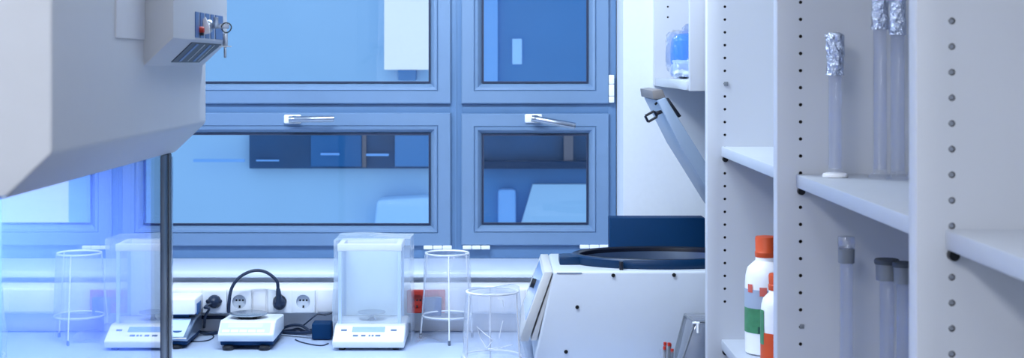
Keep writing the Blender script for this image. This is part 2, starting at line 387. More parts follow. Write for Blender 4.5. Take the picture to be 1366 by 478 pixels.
# ------------------------------------------------------------------ bench, trunking, sockets
TY, TZ0, TZ1 = 4.45, .907, .9825
bn = thing('laboratory_bench', (-.3, 4.2, 0), 'long pale blue laboratory bench top below the windows', 'bench')
MB().box(-1.58, .88, 3.79, YW - .001, BENCH - .03, BENCH, .004).build('worktop', M['bench'], bn)
MB().box(-1.58, .88, 4.505, 4.52, BENCH + .0005, TZ0 - .001, .002).build('trim_3', M['trunk']); tag(bpy.data.objects['trim_3'], 'white upstand strip added to brighten the gap between bench top and cable trunking', 'filler', kind='structure')  # added strip that catches light in front of the shaded wall
MB().box(-1.58, .88, 3.86, YW - .02, .1, BENCH - .03, .003).build('cabinet', M['cabinet'], bn)
MB().box(-1.58, .88, 3.92, YW - .02, 0, .1).build('plinth', M['black'], bn)

tk = thing('cable_trunking', (-.6, YW, TZ0), 'white cable trunking along the wall under the window sill', 'cable trunking')
MB().box(-1.58, .85, TY, YW - .001, TZ0, TZ1, .004, 3).build('channel', M['trunk'], tk)
for a, b in ((120, 234), (236.5, 269), (337.5, 354.5), (424, 543), (594, 700), (703, 850)):
    MB().box(PX(a, TY), PX(b, TY), TY - .004, TY, TZ0 + .006, TZ1 - .004, .0015).build('cover_plate', M['trunk'], tk)
def socket(px, label, plate='socket', insert='socket_in', group='white wall sockets in the trunking', w=32):
    X = PX(px, TY); z = (TZ0 + TZ1) / 2; hw = w / 2 * TY / F
    t = thing('wall_socket', (X, TY, z - .034), label, 'socket', group)
    pl = MB().box(X - hw, X + hw, TY - .012, TY + .0, z - .0345, z + .0345, .003, 3).build('plate', M[plate], t)
    cut(pl, MB().lathe([(.0205, -.03), (.0205, -.003)], (X, TY, z), 28, 'Y'), M[insert])
    m = MB()
    for s in (-1, 1): m.lathe([(.003, -.0035), (.003, -.0028)], (X + s * .0095, TY, z + .003), 12, 'Y')
    m.box(X - .003, X + .003, TY - .0036, TY - .0028, z + .0005, z + .0055)
    m.box(X - .0025, X + .0025, TY - .006, TY - .0028, z - .019, z - .012)
    m.build('contact', M['dark'], t)
    return t
for px, lab in ((287, 'white wall socket holding a black plug, leftmost in the trunking'), (320, 'empty white wall socket under the arching black cable'),
                (374, 'white wall socket holding the large plug of the arching cable'), (405, 'empty white wall socket right of the arching cable plug')):
    socket(px, lab)
socket(556.5, 'red wall socket just right of the shrouded balance', 'red', 'red', 'red wall sockets', 27)
t = socket(582, 'red wall socket with grey flap behind the tall wire stand', 'red', 'red', 'red wall sockets', 24)
X = PX(578, TY); MB().box(X - .027, X + .025, TY - .028, TY - .012, TZ0 - .002, TZ0 + .052, .003).build('flap', mat('grey_flap', (70, 96, 140), .4), t)

# ------------------------------------------------------------------ cables and plugs
def plug_body(mb, c, r=.0195):
    mb.lathe([(r * .9, 0), (r, -.004), (r, -.016), (r * .85, -.024), (r * .45, -.034), (r * .2, -.036)], c, 24, 'Y')
zs = (TZ0 + TZ1) / 2
pc = thing('power_cable', (PX(340, 4.4), 4.4, BENCH), 'thick black power cable arching from wall plug to white scale', 'power cable')
c = Vector((PX(374, TY), TY - .005, zs - .004)); mb = MB(); plug_body(mb, c)
mb.tube([c + Vector((0, -.026, .0)), c + Vector((0, -.028, .022)), c + Vector((-.002, -.028, .046))], .0095, 12, taper=(1.25, .6))
mb.build('plug', M['cable'], pc)
yq = TY - .034
MB().tube([c + Vector((-.002, -.029, .040)), P(369, 375, yq), P(355, 363.5, yq), P(338, 361.5, yq - .01), P(320, 370, yq - .02), P(309, 385, yq - .03), P(305.5, 405, yq - .04), Vector((PX(305.5, 4.38), 4.378, .922))], .0048, 12).build('cord', M['cable'], pc)
pc2 = thing('power_cable', (PX(270, 4.4), 4.4, BENCH), 'black plug and thin cable in leftmost socket, running to scale at left', 'power cable')
c = Vector((PX(287, TY), TY - .005, zs + .002)); mb = MB(); plug_body(mb, c, .0185); mb.box(c.x - .024, c.x + .024, TY - .026, TY - .012, c.z - .006, c.z + .006, .005); mb.build('plug', M['cable'], pc2)
MB().tube([c + Vector((-.004, -.034, -.003)), c + Vector((-.02, -.05, -.012)), P(279, 412, 4.39), P(274, 422, 4.40), P(273, 431, 4.43), Vector((PX(272, 4.48), 4.482, .862))], .0040, 10).build('cord', M['cable'], pc2)
def bench_cable(pts, r, label):
    o = MB().tube([(PX(a, y), y, BENCH + h + r) for a, y, h in pts], r, 8).build('electric_cable', M['cable'])
    return tag(o, label, 'cable', 'loose cables on the bench')
bench_cable([(250, 4.49, .028), (262, 4.492, .038), (275, 4.494, .038), (300, 4.494, .036), (330, 4.49, .01)], .0055, 'thick dark cable along the wall behind the two scales')
bench_cable([(256, 4.46, .022), (262, 4.45, .012), (270, 4.43, .004), (280, 4.44, .0), (292, 4.46, .0), (302, 4.47, .0)], .0042, 'short black cable between the left scale and middle scale')
bench_cable([(244, 4.34, 0), (262, 4.33, 0), (278, 4.35, 0), (285, 4.41, 0), (278, 4.47, 0), (262, 4.49, 0)], .0018, 'thin black wire loop on the bench beside left scale')
ad = thing('power_adapter', (PX(430, 4.4), 4.4, BENCH), 'black block power adapter left of the shrouded balance', 'power adapter')
MB().box(PX(416, 4.36), PX(442, 4.36), 4.355, 4.41, BENCH + .002, BENCH + .050, .005, 3).build('case', M['navy'], ad)
MB().tube([(PX(417, 4.38), 4.38, BENCH + .02), (PX(405, 4.40), 4.40, BENCH + .014), (PX(395, 4.41), 4.41, BENCH + .012), (PX(380, 4.43), 4.43, BENCH + .010), (PX(366, 4.46), 4.46, BENCH + .010)], .0055, 10).build('cord', M['cable'], ad)
bench_cable([(414, 4.41, .012), (404, 4.43, .024), (396, 4.44, .026), (386, 4.45, .022), (374, 4.47, .008)], .0042, 'black cable bundle strand arching highest behind the middle scale')
bench_cable([(416, 4.435, .012), (408, 4.44, .006), (398, 4.45, .012), (388, 4.47, .004), (372, 4.48, .0)], .0045, 'black cable strand lying under the others beside the adapter')
bench_cable([(394, 4.36, .0), (402, 4.32, 0), (418, 4.28, 0), (430, 4.27, 0), (438, 4.30, 0)], .0018, 'thin black wire loop in front of the power adapter')
bench_cable([(405, 4.425, .03), (417, 4.425, .052), (424, 4.43, .062), (434, 4.43, .060), (444, 4.435, .066)], .0022, 'thin black wire rising over the adapter to the balance')

# ------------------------------------------------------------------ bench scales
def feet(root, pts, r, h):
    for x, y in pts: MB().lathe([(r * .9, BENCH), (r, BENCH + .003), (r, BENCH + h * .7), (r * .7, BENCH + h)], (x, y, 0), 20).build('foot', M['black'], root)
sx0, sx1 = PX(290, 4.2), PX(365, 4.2)
s1 = thing('bench_scale', ((sx0 + sx1) / 2, 4.3, BENCH), 'compact white bench scale with keypad in front of sockets', 'scale', 'bench scales')
MB().prism([(4.206, .869), (4.198, .890), (4.236, .919), (4.255, .9215), (4.405, .915), (4.412, .869)], sx0, sx1, 'X', .005, 3).build('housing', M['offwhite'], s1)
MB().prism([(4.215, .857), (4.207, .870), (4.408, .870), (4.40, .857)], sx0 + .006, sx1 - .004, 'X', .003).build('base_tray', M['navy'], s1)
def onslope(x0, x1, t0, t1, up, mbx, a=(4.198, .890), b=(4.236, .919)):
    n = Vector((0, -(b[1] - a[1]), b[0] - a[0])).normalized()
    def q(x, t, k): return Vector((x, a[0] + (b[0] - a[0]) * t, a[1] + (b[1] - a[1]) * t)) + n * k
    return mbx.hexa([q(x0, t0, -.002), q(x1, t0, -.002), q(x1, t1, -.002), q(x0, t1, -.002), q(x0, t0, up), q(x1, t0, up), q(x1, t1, up), q(x0, t1, up)])
kp = onslope(sx0 + .006, sx1 - .012, .12, .93, .0006, MB()).build('keypad', M['membrane'], s1)
onslope(sx0 + .026, sx1 - .034, .52, .88, .0012, MB()).build('display', mat('lcd_pale', (214, 228, 250), .2), kp)
for k in range(5): onslope(sx0 + .012 + k * .0245, sx0 + .032 + k * .0245, .18, .38, .0016, MB()).build('key', M['keys'], kp)
feet(s1, ((sx0 + .028, 4.212), (sx1 - .028, 4.212), (sx0 + .03, 4.39), (sx1 - .03, 4.39)), .016, .013)
pcx = PX(332, 4.31)
pn = MB().lathe([(.030, .9200), (.050, .9285), (.054, .930), (.055, .932), (.053, .933)], (pcx, 4.31, 0), 40).build('pan', M['chrome'], s1)
for s in (-1, 1): MB().lathe([(.006, .915), (.006, .924)], (pcx + s * .02, 4.285, 0), 12).build('pan_support', M['black'], s1)

lx0, lx1 = -1.08, PX(250, 4.22)
s2 = thing('bench_scale', ((lx0 + lx1) / 2, 4.32, BENCH), 'white scale with raised pan half hidden by fume cabinet edge', 'scale', 'bench scales')
MB().prism([(4.222, .866), (4.215, .877), (4.345, .915), (4.425, .915), (4.43, .866)], lx0, lx1, 'X', .005, 3).build('housing', M['steel'], s2)
MB().prism([(4.23, .855), (4.225, .868), (4.42, .868), (4.41, .855)], lx0 + .01, lx1 - .004, 'X', .003).build('base_tray', M['navy'], s2)
kp = onslope(lx0 + .01, lx1 - .012, .06, .92, .0008, MB(), (4.215, .877), (4.345, .915)).build('keypad', M['membrane'], s2)
MB().lathe([(.013, 0), (.013, .002)], (PX(236, 4.25), 4.258, .889), 24, sy=.9).build('round_key', M['stripe'], kp)
feet(s2, ((lx0 + .03, 4.24), (lx1 - .035, 4.235), (lx0 + .03, 4.40), (lx1 - .03, 4.40)), .016, .012)
MB().box(lx0 + .02, lx1 - .02, 4.34, 4.42, .914, .927, .002).build('pan_support', M['navy'], s2)
MB().box(lx0, lx1 + .002, 4.318, 4.435, .926, .972, .004, 3).build('pan', M['white'], s2)
MB().box(lx1 + .000, lx1 + .004, 4.34, 4.40, .922, .955, .002).build('side_clip', M['stripe'], s2)

# ------------------------------------------------------------------ analytical balance under a dust cover
bx0, bx1 = PX(443, 4.19), PX(539, 4.19)
ba = thing('analytical_balance', ((bx0 + bx1) / 2, 4.3, BENCH), 'white analytical balance with glass draft shield on bench', 'balance')
MB().prism([(4.196, .853), (4.190, .874), (4.268, .908), (4.418, .908), (4.420, .853)], bx0, bx1, 'X', .005, 3).build('base', M['white'], ba)
A_, B_ = (4.190, .874), (4.268, .908)
dp = onslope(PX(468, 4.2), PX(512, 4.2), .52, .82, .001, MB(), A_, B_).build('display', M['lcd'], ba)
for a, b in ((470, 477), (481, 487), (491, 493.5), (495, 498), (500, 507)): onslope(PX(a, 4.2), PX(b, 4.2), .26, .36, .0008, MB(), A_, B_).build('key', M['mark'], ba)
for a, b in ((453, 461), (520, 528)): onslope(PX(a, 4.2), PX(b, 4.2), .58, .68, .0008, MB(), A_, B_).build('key', M['mark'], ba)
feet(ba, ((bx0 + .025, 4.22), (bx1 - .025, 4.22), (bx0 + .03, 4.41), (bx1 - .03, 4.41)), .010, .012)
dx0, dx1, dy0, dy1, dzt = PX(451, 4.275), PX(535, 4.275), 4.275, 4.415, 1.135
for x in (dx0, dx1 - .010):
    for y in (dy0, dy1 - .010): MB().box(x, x + .010, y, y + .010, .907, dzt - .01, .001).build('shield_post', M['membrane'], ba)
tf = MB()
for a in ((dx0 - .002, dx1 + .002, dy0 - .002, dy0 + .016), (dx0 - .002, dx1 + .002, dy1 - .014, dy1 + .002), (dx0 - .0015, dx0 + .014, dy0 + .01, dy1 - .01), (dx1 - .014, dx1 + .0015, dy0 + .01, dy1 - .01)): tf.box(*a, dzt - .020, dzt, .002)
tf.build('shield_top', M['white'], ba)
sg = MB()
sg.box(dx0 + .01, dx1 - .01, dy0 + .003, dy0 + .006, .909, dzt - .02); sg.box(dx0 + .003, dx0 + .006, dy0 + .01, dy1 - .01, .909, dzt - .02); sg.box(dx1 - .006, dx1 - .003, dy0 + .01, dy1 - .01, .909, dzt - .02)
sg.build('shield_glass', G['shield'], ba)
MB().box(dx0 + .01, dx1 - .01, dy1 - .007, dy1 - .002, .909, dzt - .02).build('shield_back', M['membrane_pale'], ba)
MB().lathe([(.012, .908), (.006, .915), (.006, .925), (.040, .928), (.041, .931)], ((dx0 + dx1) / 2, 4.345, 0), 32).build('pan', M['chrome'], ba)

def sheet_box(x0, x1, y0, y1, z0, z1, n=22, amp=.004, sc_=9., taper=0., front=None):
    """open-bottomed film cover, gently rumpled"""
    m = MB(); b = m.bm; g = {}
    def V(p):
        k = tuple(round(c, 6) for c in p)
        if k not in g:
            v = Vector(p); t = (v.z - z0) / (z1 - z0)
            cx, cy = (x0 + x1) / 2, (y0 + y1) / 2
            v.x = cx + (v.x - cx) * (1 - taper * t); v.y = cy + (v.y - cy) * (1 - taper * t)
            nv = noise.noise_vector(Vector(p) * sc_)
            fall = 1.0
            v += Vector((nv.x * amp, nv.y * amp * .7, nv.z * amp * (.9 if t > .9 else .3)))
            g[k] = b.verts.new(v)
        return g[k]
    def quad(f):
        for i in range(n):
            for j in range(n):
                b.faces.new((V(f(i / n, j / n)), V(f((i + 1) / n, j / n)), V(f((i + 1) / n, (j + 1) / n)), V(f(i / n, (j + 1) / n))))
    L = lambda a, c, t: a + (c - a) * t
    quad(lambda u, v: (L(x0, x1, u), y0, L(front or z0, z1, v))); quad(lambda u, v: (L(x0, x1, u), y1, L(z0, z1, v)))
    quad(lambda u, v: (x0, L(y0, y1, u), L(z0, z1, v))); quad(lambda u, v: (x1, L(y0, y1, u), L(z0, z1, v)))
    quad(lambda u, v: (L(x0, x1, u), L(y0, y1, v), z1))
    return m
cx0, cx1 = PX(440, 4.18), PX(546.5, 4.18)
tag(sheet_box(cx0, cx1, 4.254, 4.430, BENCH + .003, 1.149, amp=.006, sc_=8., taper=.03, front=.914).build('dust_cover', G['cover'], shade=80), 'milky plastic dust cover draped over the analytical balance', 'dust cover')

# ------------------------------------------------------------------ wire stands wrapped in film
def stand(cx, cy, ztop, rt, zmid, rm, rf, angs, label, wob, film_low, sag):
    t = thing('wire_stand', (cx, cy, BENCH), label, 'wire stand', 'wire stands wrapped in clear film')
    circ = lambda r, z, n=24: [Vector((cx + r * math.cos(2 * pi * i / n), cy + r * math.sin(2 * pi * i / n), z)) for i in range(n)]
    MB().tube(circ(rt, ztop), .0026, 8, closed=True, steps=2).build('top_ring', M['wire'], t)
    MB().tube(circ(rm, zmid), .0024, 8, closed=True, steps=2).build('lower_ring', M['wire'], t)
    for a in angs:
        d = Vector((math.cos(a), math.sin(a), 0)); o = Vector((cx, cy, 0))
        lg = MB().rod(o + d * (rt + .001) + Vector((0, 0, ztop)), o + d * rf + Vector((0, 0, BENCH + .006)), .0021, 8).build('leg', M['wire'], t)
        MB().lathe([(.0036, BENCH), (.0042, BENCH + .003), (.0036, BENCH + .014)], o + d * rf, 12).build('foot_cap', M['foot'], lg)
    m = MB(); n, k = 64, 26; rows = []
    for j in range(k):
        u = j / (k - 1); z = ztop + .004 - u * (ztop - film_low); r = rt + .003 + (rm - rt) * (u * (ztop - film_low) / (ztop - zmid))
        row = []
        for i in range(n):
            a = 2 * pi * i / n
            w = noise.noise(Vector((math.cos(a) * 2.2, math.sin(a) * 2.2, u * 2.5 + cx * 10))) * wob * (.25 + u)
            row.append(m.bm.verts.new((cx + (r + w) * math.cos(a), cy + (r + w) * math.sin(a), z + sag(a) * (1 - u))))
        rows.append(row)
    for A, B in zip(rows, rows[1:]):
        for i in range(n): m.bm.faces.new((A[i], A[(i + 1) % n], B[(i + 1) % n], B[i]))
    c = m.bm.verts.new((cx, cy, ztop + .006))
    if wob > .005:
        for i in range(n): m.bm.faces.new((rows[0][(i + 1) % n], rows[0][i], c))
    else: m.bm.verts.remove(c)
    m.build('film', G['film'], t, shade=80)
    return t
st1 = stand(PX(596.5, 4.36), 4.36, PZ(338, 4.36), .0625, PZ(420.5, 4.36), .0705, .085, (math.radians(-84), math.radians(158), math.radians(32)),
      'taller wire stand wrapped in clear film beside the shrouded balance', .003, PZ(424, 4.37), lambda a: 0)
st2 = stand(PX(657, 3.87), 3.87, PZ(389, 3.87), .0665, PZ(475, 3.87), .0745, .079, (math.radians(-150), math.radians(-25), math.radians(95)),
      'shorter wire stand under a crumpled clear bag beside the centrifuge',   .010, PZ(482, 3.87), lambda a: .006 * math.cos(a - .3) + .004 * math.sin(3 * a))
# white lines drawn as the glare along the bag's creases
def bagp(px, py):
    y = 3.87 - math.sqrt(max(.0, .073 ** 2 - PX(px - 657 + CX, 3.87) ** 2)) - .004
    return P(px, py, y)
MB().tube([bagp(*p) for p in ((636, 436), (647, 446), (658, 454), (649, 465), (641, 452))], .0010, 6, smooth=False, closed=True).build('crease_glare', M['wire'], st2)
for pts in ([(651, 466), (668, 464), (684, 460)], [(666, 452), (668, 440), (671, 428)], [(664, 399), (670, 401), (672, 409)]):
    MB().tube([bagp(*p) for p in pts], .0009, 6).build('crease_glare', M['wire'], st2)
# loose film lying at the foot of the tall stand
m = MB(); n = 14; g = [[None] * (n + 1) for _ in range(n + 1)]
for i in range(n + 1):
    for j in range(n + 1):
        u, v = i / n, j / n; x = PX(553 + 47 * u, 4.3); y = 4.30 + .14 * v + .02 * u
        g[i][j] = m.bm.verts.new((x, y, BENCH + .004 + .016 * (math.sin(u * 4 + v * 2) ** 2) * (.4 + .6 * u)))
for i in range(n):
    for j in range(n): m.bm.faces.new((g[i][j], g[i + 1][j], g[i + 1][j + 1], g[i][j + 1]))
m.build('film_tail', G['film'], st1, shade=80)

# ------------------------------------------------------------------ centrifuge
CF, CB, CT = 3.95, 4.32, PZ(362, 3.95)
ce = thing('centrifuge', (.45, 4.13, BENCH), 'large white centrifuge with opened lid and dark round seal', 'centrifuge')
bo = MB().prism([(.146, CT), (.82, CT), (.82, .862), (.094, .862)], CF, CB, 'Y', .008, 3).build('housing', M['cent'], ce)
rcx, rcy, ra, rs = PX(880, 4.13), 4.13, .242, .63
rz = PZ(337.5, 4.13)
cut(bo, MB().lathe([(ra - .022, .99), (ra - .022, CT + .05)], (rcx, rcy, 0), 64, sy=rs), M['steel'])
MB().lathe([(ra - .004, CT - .004), (ra + .002, CT + .004), (ra + .002, rz - .004), (ra - .003, rz), (ra - .006, rz)], (rcx, rcy, 0), 96, sy=rs, cap=False).build('seal_ring', M['ring'], ce)
MB().lathe([(ra - .005, rz - .001), (ra - .014, rz + .001), (ra - .022, rz - .003), (ra - .024, rz - .012), (ra - .024, CT - .01)], (rcx, rcy, 0), 96, sy=rs, cap=False).build('inner_lip', M['ring_in'], ce)
MB().lathe([(ra - .025, rz - .013), (ra - .030, 1.04), (.10, 1.0), (.001, 1.0)], (rcx, rcy, 0), 96, sy=rs, cap=False).build('bowl', M['steel'], ce)
MB().prism([(rcx - ra - .036, CT), (rcx - ra - .036, CT + .021), (rcx - ra + .02, CT + .023), (rcx - ra + .02, CT)], 4.07, 4.15, 'Y', .002).build('catch_block', M['ring'], ce)
MB().box(PX(826, 3.98), PX(831, 3.98), 3.968, 3.985, CT - .001, CT + .022, .001).build('seal_joint', M['ring_in'], ce)
m = MB()
for px, py in ((818, 367.5), (899, 367), (770, 410), (755, 469.5)): m.lathe([(.0052, -.0025), (.0045, -.003), (.0045, .004)], P(px, py, CF), 16, 'Y')
m.build('screw', M['screw'], ce)
MB().box(PX(743, CF), PX(776, CF), CF - .0012, CF + .002, PZ(365.2, CF), PZ(364, CF)).build('seam_line', M['mark'], ce)
q = lambda a, b: (PX(a, CF), PZ(b, CF))
MB().prism([q(726.5, 363), q(737.5, 363), q(705, 456), q(692, 456)], CF + .0, CB, 'Y', .002).build('control_panel', M['cent_side'], ce)
MB().prism([q(738, 366), q(739, 368), q(716, 455), q(708, 455)], CF + .004, CB, 'Y', .001).build('panel_bracket', M['cent_side'], ce)
# keypad on the panel's outward face
d = Vector((PX(692, CF) - PX(726.5, CF), 0, PZ(456, CF) - PZ(363, CF))); n_ = Vector((d.z, 0, -d.x)).normalized()
if n_.x > 0: n_ = -n_
o0 = Vector((PX(726.5, CF), CF, PZ(363, CF)))
def face(t, y, k): return Vector((o0.x, y, o0.z)) + d * t + n_ * k
def plate(t0, t1, y0, y1, k): return MB().hexa([face(t0, y0, -.001), face(t1, y0, -.001), face(t1, y1, -.001), face(t0, y1, -.001), face(t0, y0, k), face(t1, y0, k), face(t1, y1, k), face(t0, y1, k)])
mk = plate(.06, .72, CF + .03, CB - .05, .0012).build('keypad', M['lcd'], ce)
kn = face(.30, CF + .16, .0); MB().rod(kn, kn + n_ * .012, .013, 20).build('knob', M['black'], mk)
for x in (.13, .76):
    for y in (CF + .04, CB - .04): MB().lathe([(.016, BENCH), (.018, BENCH + .004), (.016, .864)], (x, y, 0), 20).build('foot', M['black'], ce)
# opened lid, hinge out of sight behind the shelving
LN, LF = 3.97, 4.33
q = lambda a, b: (PX(a, LN), PZ(b, LN))
ld = MB().prism([q(876.5, 134), q(888, 130), q(931, 200), q(1018, 341), q(1000, 345), q(910, 200)], LN, LF, 'Y', .003).build('lid', M['lid'], ce)
MB().prism([q(860, 131), q(888, 131), q(882, 120), q(859, 120.5)], LN + .02, LF - .015, 'Y', .003).build('lid_front_cap', M['tan'], ld) if False else None
m = MB().prism([q(872.5, 133), q(889, 131), q(884, 119.5), q(870.5, 121)], LN + .01, LF - .01, 'Y', .002); m.build('lid_front_cap', M['tan'], ld)
MB().prism([q(889, 131), q(891.5, 130.5), q(909, 155), q(905.5, 157)], LN - .002, LN + .05, 'Y', .001).build('lid_gasket', M['ring_in'], ld)
la = Vector((PX(884, LN), LN + .06, PZ(149, LN)));
def lp(px, py): return P(px, py, LN + .02)
lt = MB().hexa([lp(884, 151), lp(887, 146), lp(887, 146) + Vector((0, .02, 0)), lp(884, 151) + Vector((0, .02, 0)), lp(876, 154.5), lp(876, 148.5), lp(876, 148.5) + Vector((0, .02, 0)), lp(876, 154.5) + Vector((0, .02, 0))], .001)
lt.build('latch_arm', M['ring_in'], ld)
fl = MB(); cs = [(861, 155), (873, 148.5), (877, 156), (865, 163)]
for i in range(4):
    a, b = cs[i], cs[(i + 1) % 4]; fl.tube([lp(*a) + Vector((0, .008, 0)), lp(*b) + Vector((0, .008, 0))], .0034, 8, smooth=False)
fl.build('latch_hook', M['ring_in'], ld)
fl = MB().rod(face(0, 0, 0) * 0 + lp(874.5, 137.5) + Vector((0, .01, 0)), lp(876.5, 139.5) + Vector((0, .01, 0)), .004, 10); fl.build('latch_pin', M['screw'], ld)
MB().box(.66, .80, CF + .06, CB - .03, CT - .002, PZ(338, LN), .004).build('hinge_block', M['ring'], ce)

nb = thing('instrument_case', (PX(877, 4.36), 4.39, BENCH), 'flat-topped dark navy instrument case standing behind the centrifuge', 'instrument case')
MB().box(PX(813.5, 4.36), PX(940.5, 4.36), 4.36, 4.43, BENCH + .008, PZ(291, 4.36), .002).build('housing', M['navy'], nb)
m = MB()
for x in (.36, .58): m.box(x - .02, x + .02, 4.37, 4.42, BENCH, BENCH + .01)
m.build('foot', M['black'], nb)

# clear box and small tube tray by the centrifuge
bxp = thing('clear_box', (.51, 3.86, BENCH), 'clear plastic lidded box before the centrifuge, half behind shelving', 'box')
zt_ = PZ(428, 3.81)
MB().hexa([(.452, 3.80, BENCH + .001), (.60, 3.80, BENCH + .001), (.60, 3.94, BENCH + .001), (.452, 3.94, BENCH + .001),
           (.500, 3.81, zt_ - .008), (.585, 3.81, zt_ - .008), (.585, 3.93, zt_ - .008), (.489, 3.93, zt_ - .008)], .006).build('body', G['box'], bxp)
MB().hexa([(.498, 3.806, zt_ - .008), (.587, 3.806, zt_ - .008), (.587, 3.934, zt_ - .008), (.487, 3.934, zt_ - .008),
           (.501, 3.81, zt_), (.585, 3.81, zt_), (.585, 3.93, zt_), (.490, 3.93, zt_)], .002).build('lid', G['box'], bxp)
MB().tube([(.500, 3.808, zt_ - .004), (.489, 3.932, zt_ - .004), (.585, 3.932, zt_ - .004), (.585, 3.808, zt_ - .004)], .0022, 8, smooth=False, closed=True).build('rim', M['stopper'], bxp)
for e in (((.499, 3.808, zt_ - .008), (.452, 3.802, BENCH + .004)), ((.489, 3.932, zt_ - .008), (.454, 3.938, BENCH + .004))): MB().rod(*e, .0024, 8).build('edge_rib', M['stopper'], bxp)
MB().rod((.508, 3.803, zt_ - .006), (.508, 3.803, zt_ - .03), .004).rod((.494, 3.804, zt_ - .005), (.512, 3.804, zt_ - .005), .003).build('catch', M['wire'], bxp)
tt = thing('tube_tray', (.447, 3.825, BENCH), 'small clear tray with red-tipped tubes left of the clear box', 'tray')
MB().box(.415, .449, 3.80, 3.85, BENCH, BENCH + .075, .002).build('tray', G['box'], tt)
for x, y, h in ((.424, 3.81, .078), (.436, 3.818, .086), (.443, 3.808, .072), (.428, 3.835, .084), (.441, 3.84, .080)):
    tb = MB().rod((x, y, BENCH + .003), (x, y, BENCH + h), .0035, 10).build('tube', M['stopper'], tt)
    MB().rod((x, y, BENCH + h), (x, y, BENCH + h + .008), .0042, 10).build('cap', M['red'], tb)

# ------------------------------------------------------------------ wall cupboard above the centrifuge
wc = thing('wall_cupboard', (.66, 4.2, 1.58), 'open grey-white wall cupboard above the centrifuge with blue bag inside', 'cupboard')
pz0, pz1 = 1.582, 2.3
fp = MB().box(.477, .88, 4.567, 4.597, pz0, pz1, .002).build('side_panel', M['shelf'], wc)
cut(fp, sum_ := (lambda k: [k.lathe([(.0030, -.02), (.0030, .010)], (.477 + .041, 4.567, PZ(9 - 14 * i, 4.567) ), 12, 'Y') for i in (-1, 0, 1, 2, 3, 4, 5)] and k)(MB()), M['hole'])
MB().box(.486, .88, 3.795, 3.82, pz0 - .002, pz1, .002).build('side_panel', M['shelf'], wc)
MB().box(.480, .88, 3.82, 4.567, pz0, pz0 + .024, .002).build('bottom_panel', M['shelf_edge'], wc)
MB().box(.480, .88, 3.82, 4.567, pz1 - .024, pz1, .002).build('top_panel', M['shelf'], wc)
MB().box(.872, .882, 3.82, 4.567, pz0 + .024, pz1 - .024).build('back_panel', M['shelf'], wc)
def blob(c, r, seed, amp, sub=4, sq=.6):
    m = MB(); bmesh.ops.create_icosphere(m.bm, subdivisions=sub, radius=1.)
    for v in m.bm.verts:
        p = v.co.copy(); p = Vector([math.copysign(abs(a) ** sq, a) for a in p])
        k = 1 + amp * noise.noise(v.co * 2.1 + Vector((seed, 0, 0))) + amp * .5 * noise.noise(v.co * 5 + Vector((0, seed, 0)))
        v.co = Vector((p.x * r[0] * k, p.y * r[1] * k, p.z * r[2] * k)) + Vector(c)
    return m
bg = thing('plastic_bag', (.56, 4.42, pz0 + .024), 'crumpled clear bag of bright blue packages in wall cupboard', 'bag')
zb = pz0 + .0245
blob((.553, 4.41, zb + .076), (.044, .05, .056), 3, .08).build('blue_pack', M['bag'], bg)
blob((.545, 4.385, zb + .030), (.036, .04, .028), 9, .2).build('white_pack', M['bagw'], bg)
blob((.552, 4.41, zb + .072), (.058, .075, .068), 5, .16).build('bag_film', G['bagf'], bg)
blob((.565, 4.42, zb + .138), (.020, .02, .020), 12, .3).build('bag_knot', G['bagf'], bg)

# ------------------------------------------------------------------ shelving on the right
SX0, SX1, T = .522, .885, .036
YA, YB, YC, YD = 3.74, 2.805, 1.87, .935
sh = thing('shelving_unit', (.7, 2.4, 0), 'tall grey-white open shelving with drilled side panels at right', 'shelving')
HX = .5665
def panel(Y, y_ref, holes=True, plugs=False):
    p = MB().box(SX0, SX1, Y, Y + T, 0, 2.3, .0025).build('side_panel', M['shelf'], sh)
    if holes:
        k = MB(); z_ref = PZ(y_ref, Y); zz = []
        for i in range(-14, 24):
            z = z_ref - .032 * i
            if .9 < z < 1.95 and not (1.40 < z < 1.44): zz.append(z); k.lathe([(.0033 if not plugs else .0042, -.02), (.0033 if not plugs else .0042, .012)], (HX, Y, z), 16, 'Y')
        cut(p, k, M['hole'])
        if plugs:
            for z in zz: MB().lathe([(.0031, .0105), (.0031, .0012), (.0024, .0006)], (HX, Y, z), 16, 'Y').build('hole_plug', M['plug'], p)
    return p
def ypy(v): return v
panel(YA, 9); panel(YB, 3); panel(YC, 28, plugs=True); panel(YD, 28, False)
FX = .5575
def shelf(y0, y1, z, th=.025):
    s = MB().box(FX, SX1 - .012, y0 + T, y1, z - th, z, .0025).build('shelf', M['shelf_edge'], sh)
    for y in (y0 + T + .006, y1 - .006): MB().lathe([(.0068, -.006), (.0068, .006)], (HX, y, z - th - .0065), 16, 'Y').build('shelf_pin', M['screw'], s)
    return s
Z1, Z0 = 1.443, .962
for a, b in ((YD, YC), (YC, YB), (YB, YA)):
    shelf(a, b, Z1); shelf(a, b, Z0); shelf(a, b, 2.15); shelf(a, b, .1)
MB().box(SX1 - .012, SX1, YD, YA + T, .05, 2.3).build('back_panel', M['shelf'], sh)
for px, py, Y in ((968.5, 112, YA), (1069.5, 435.5, YB)): MB().box(PX(px - 2.8, Y), PX(px + 2.8, Y), Y - .003, Y, PZ(py + 2.8, Y), PZ(py - 2.8, Y), .0008).build('shelf_clip', M['stopper'], sh)

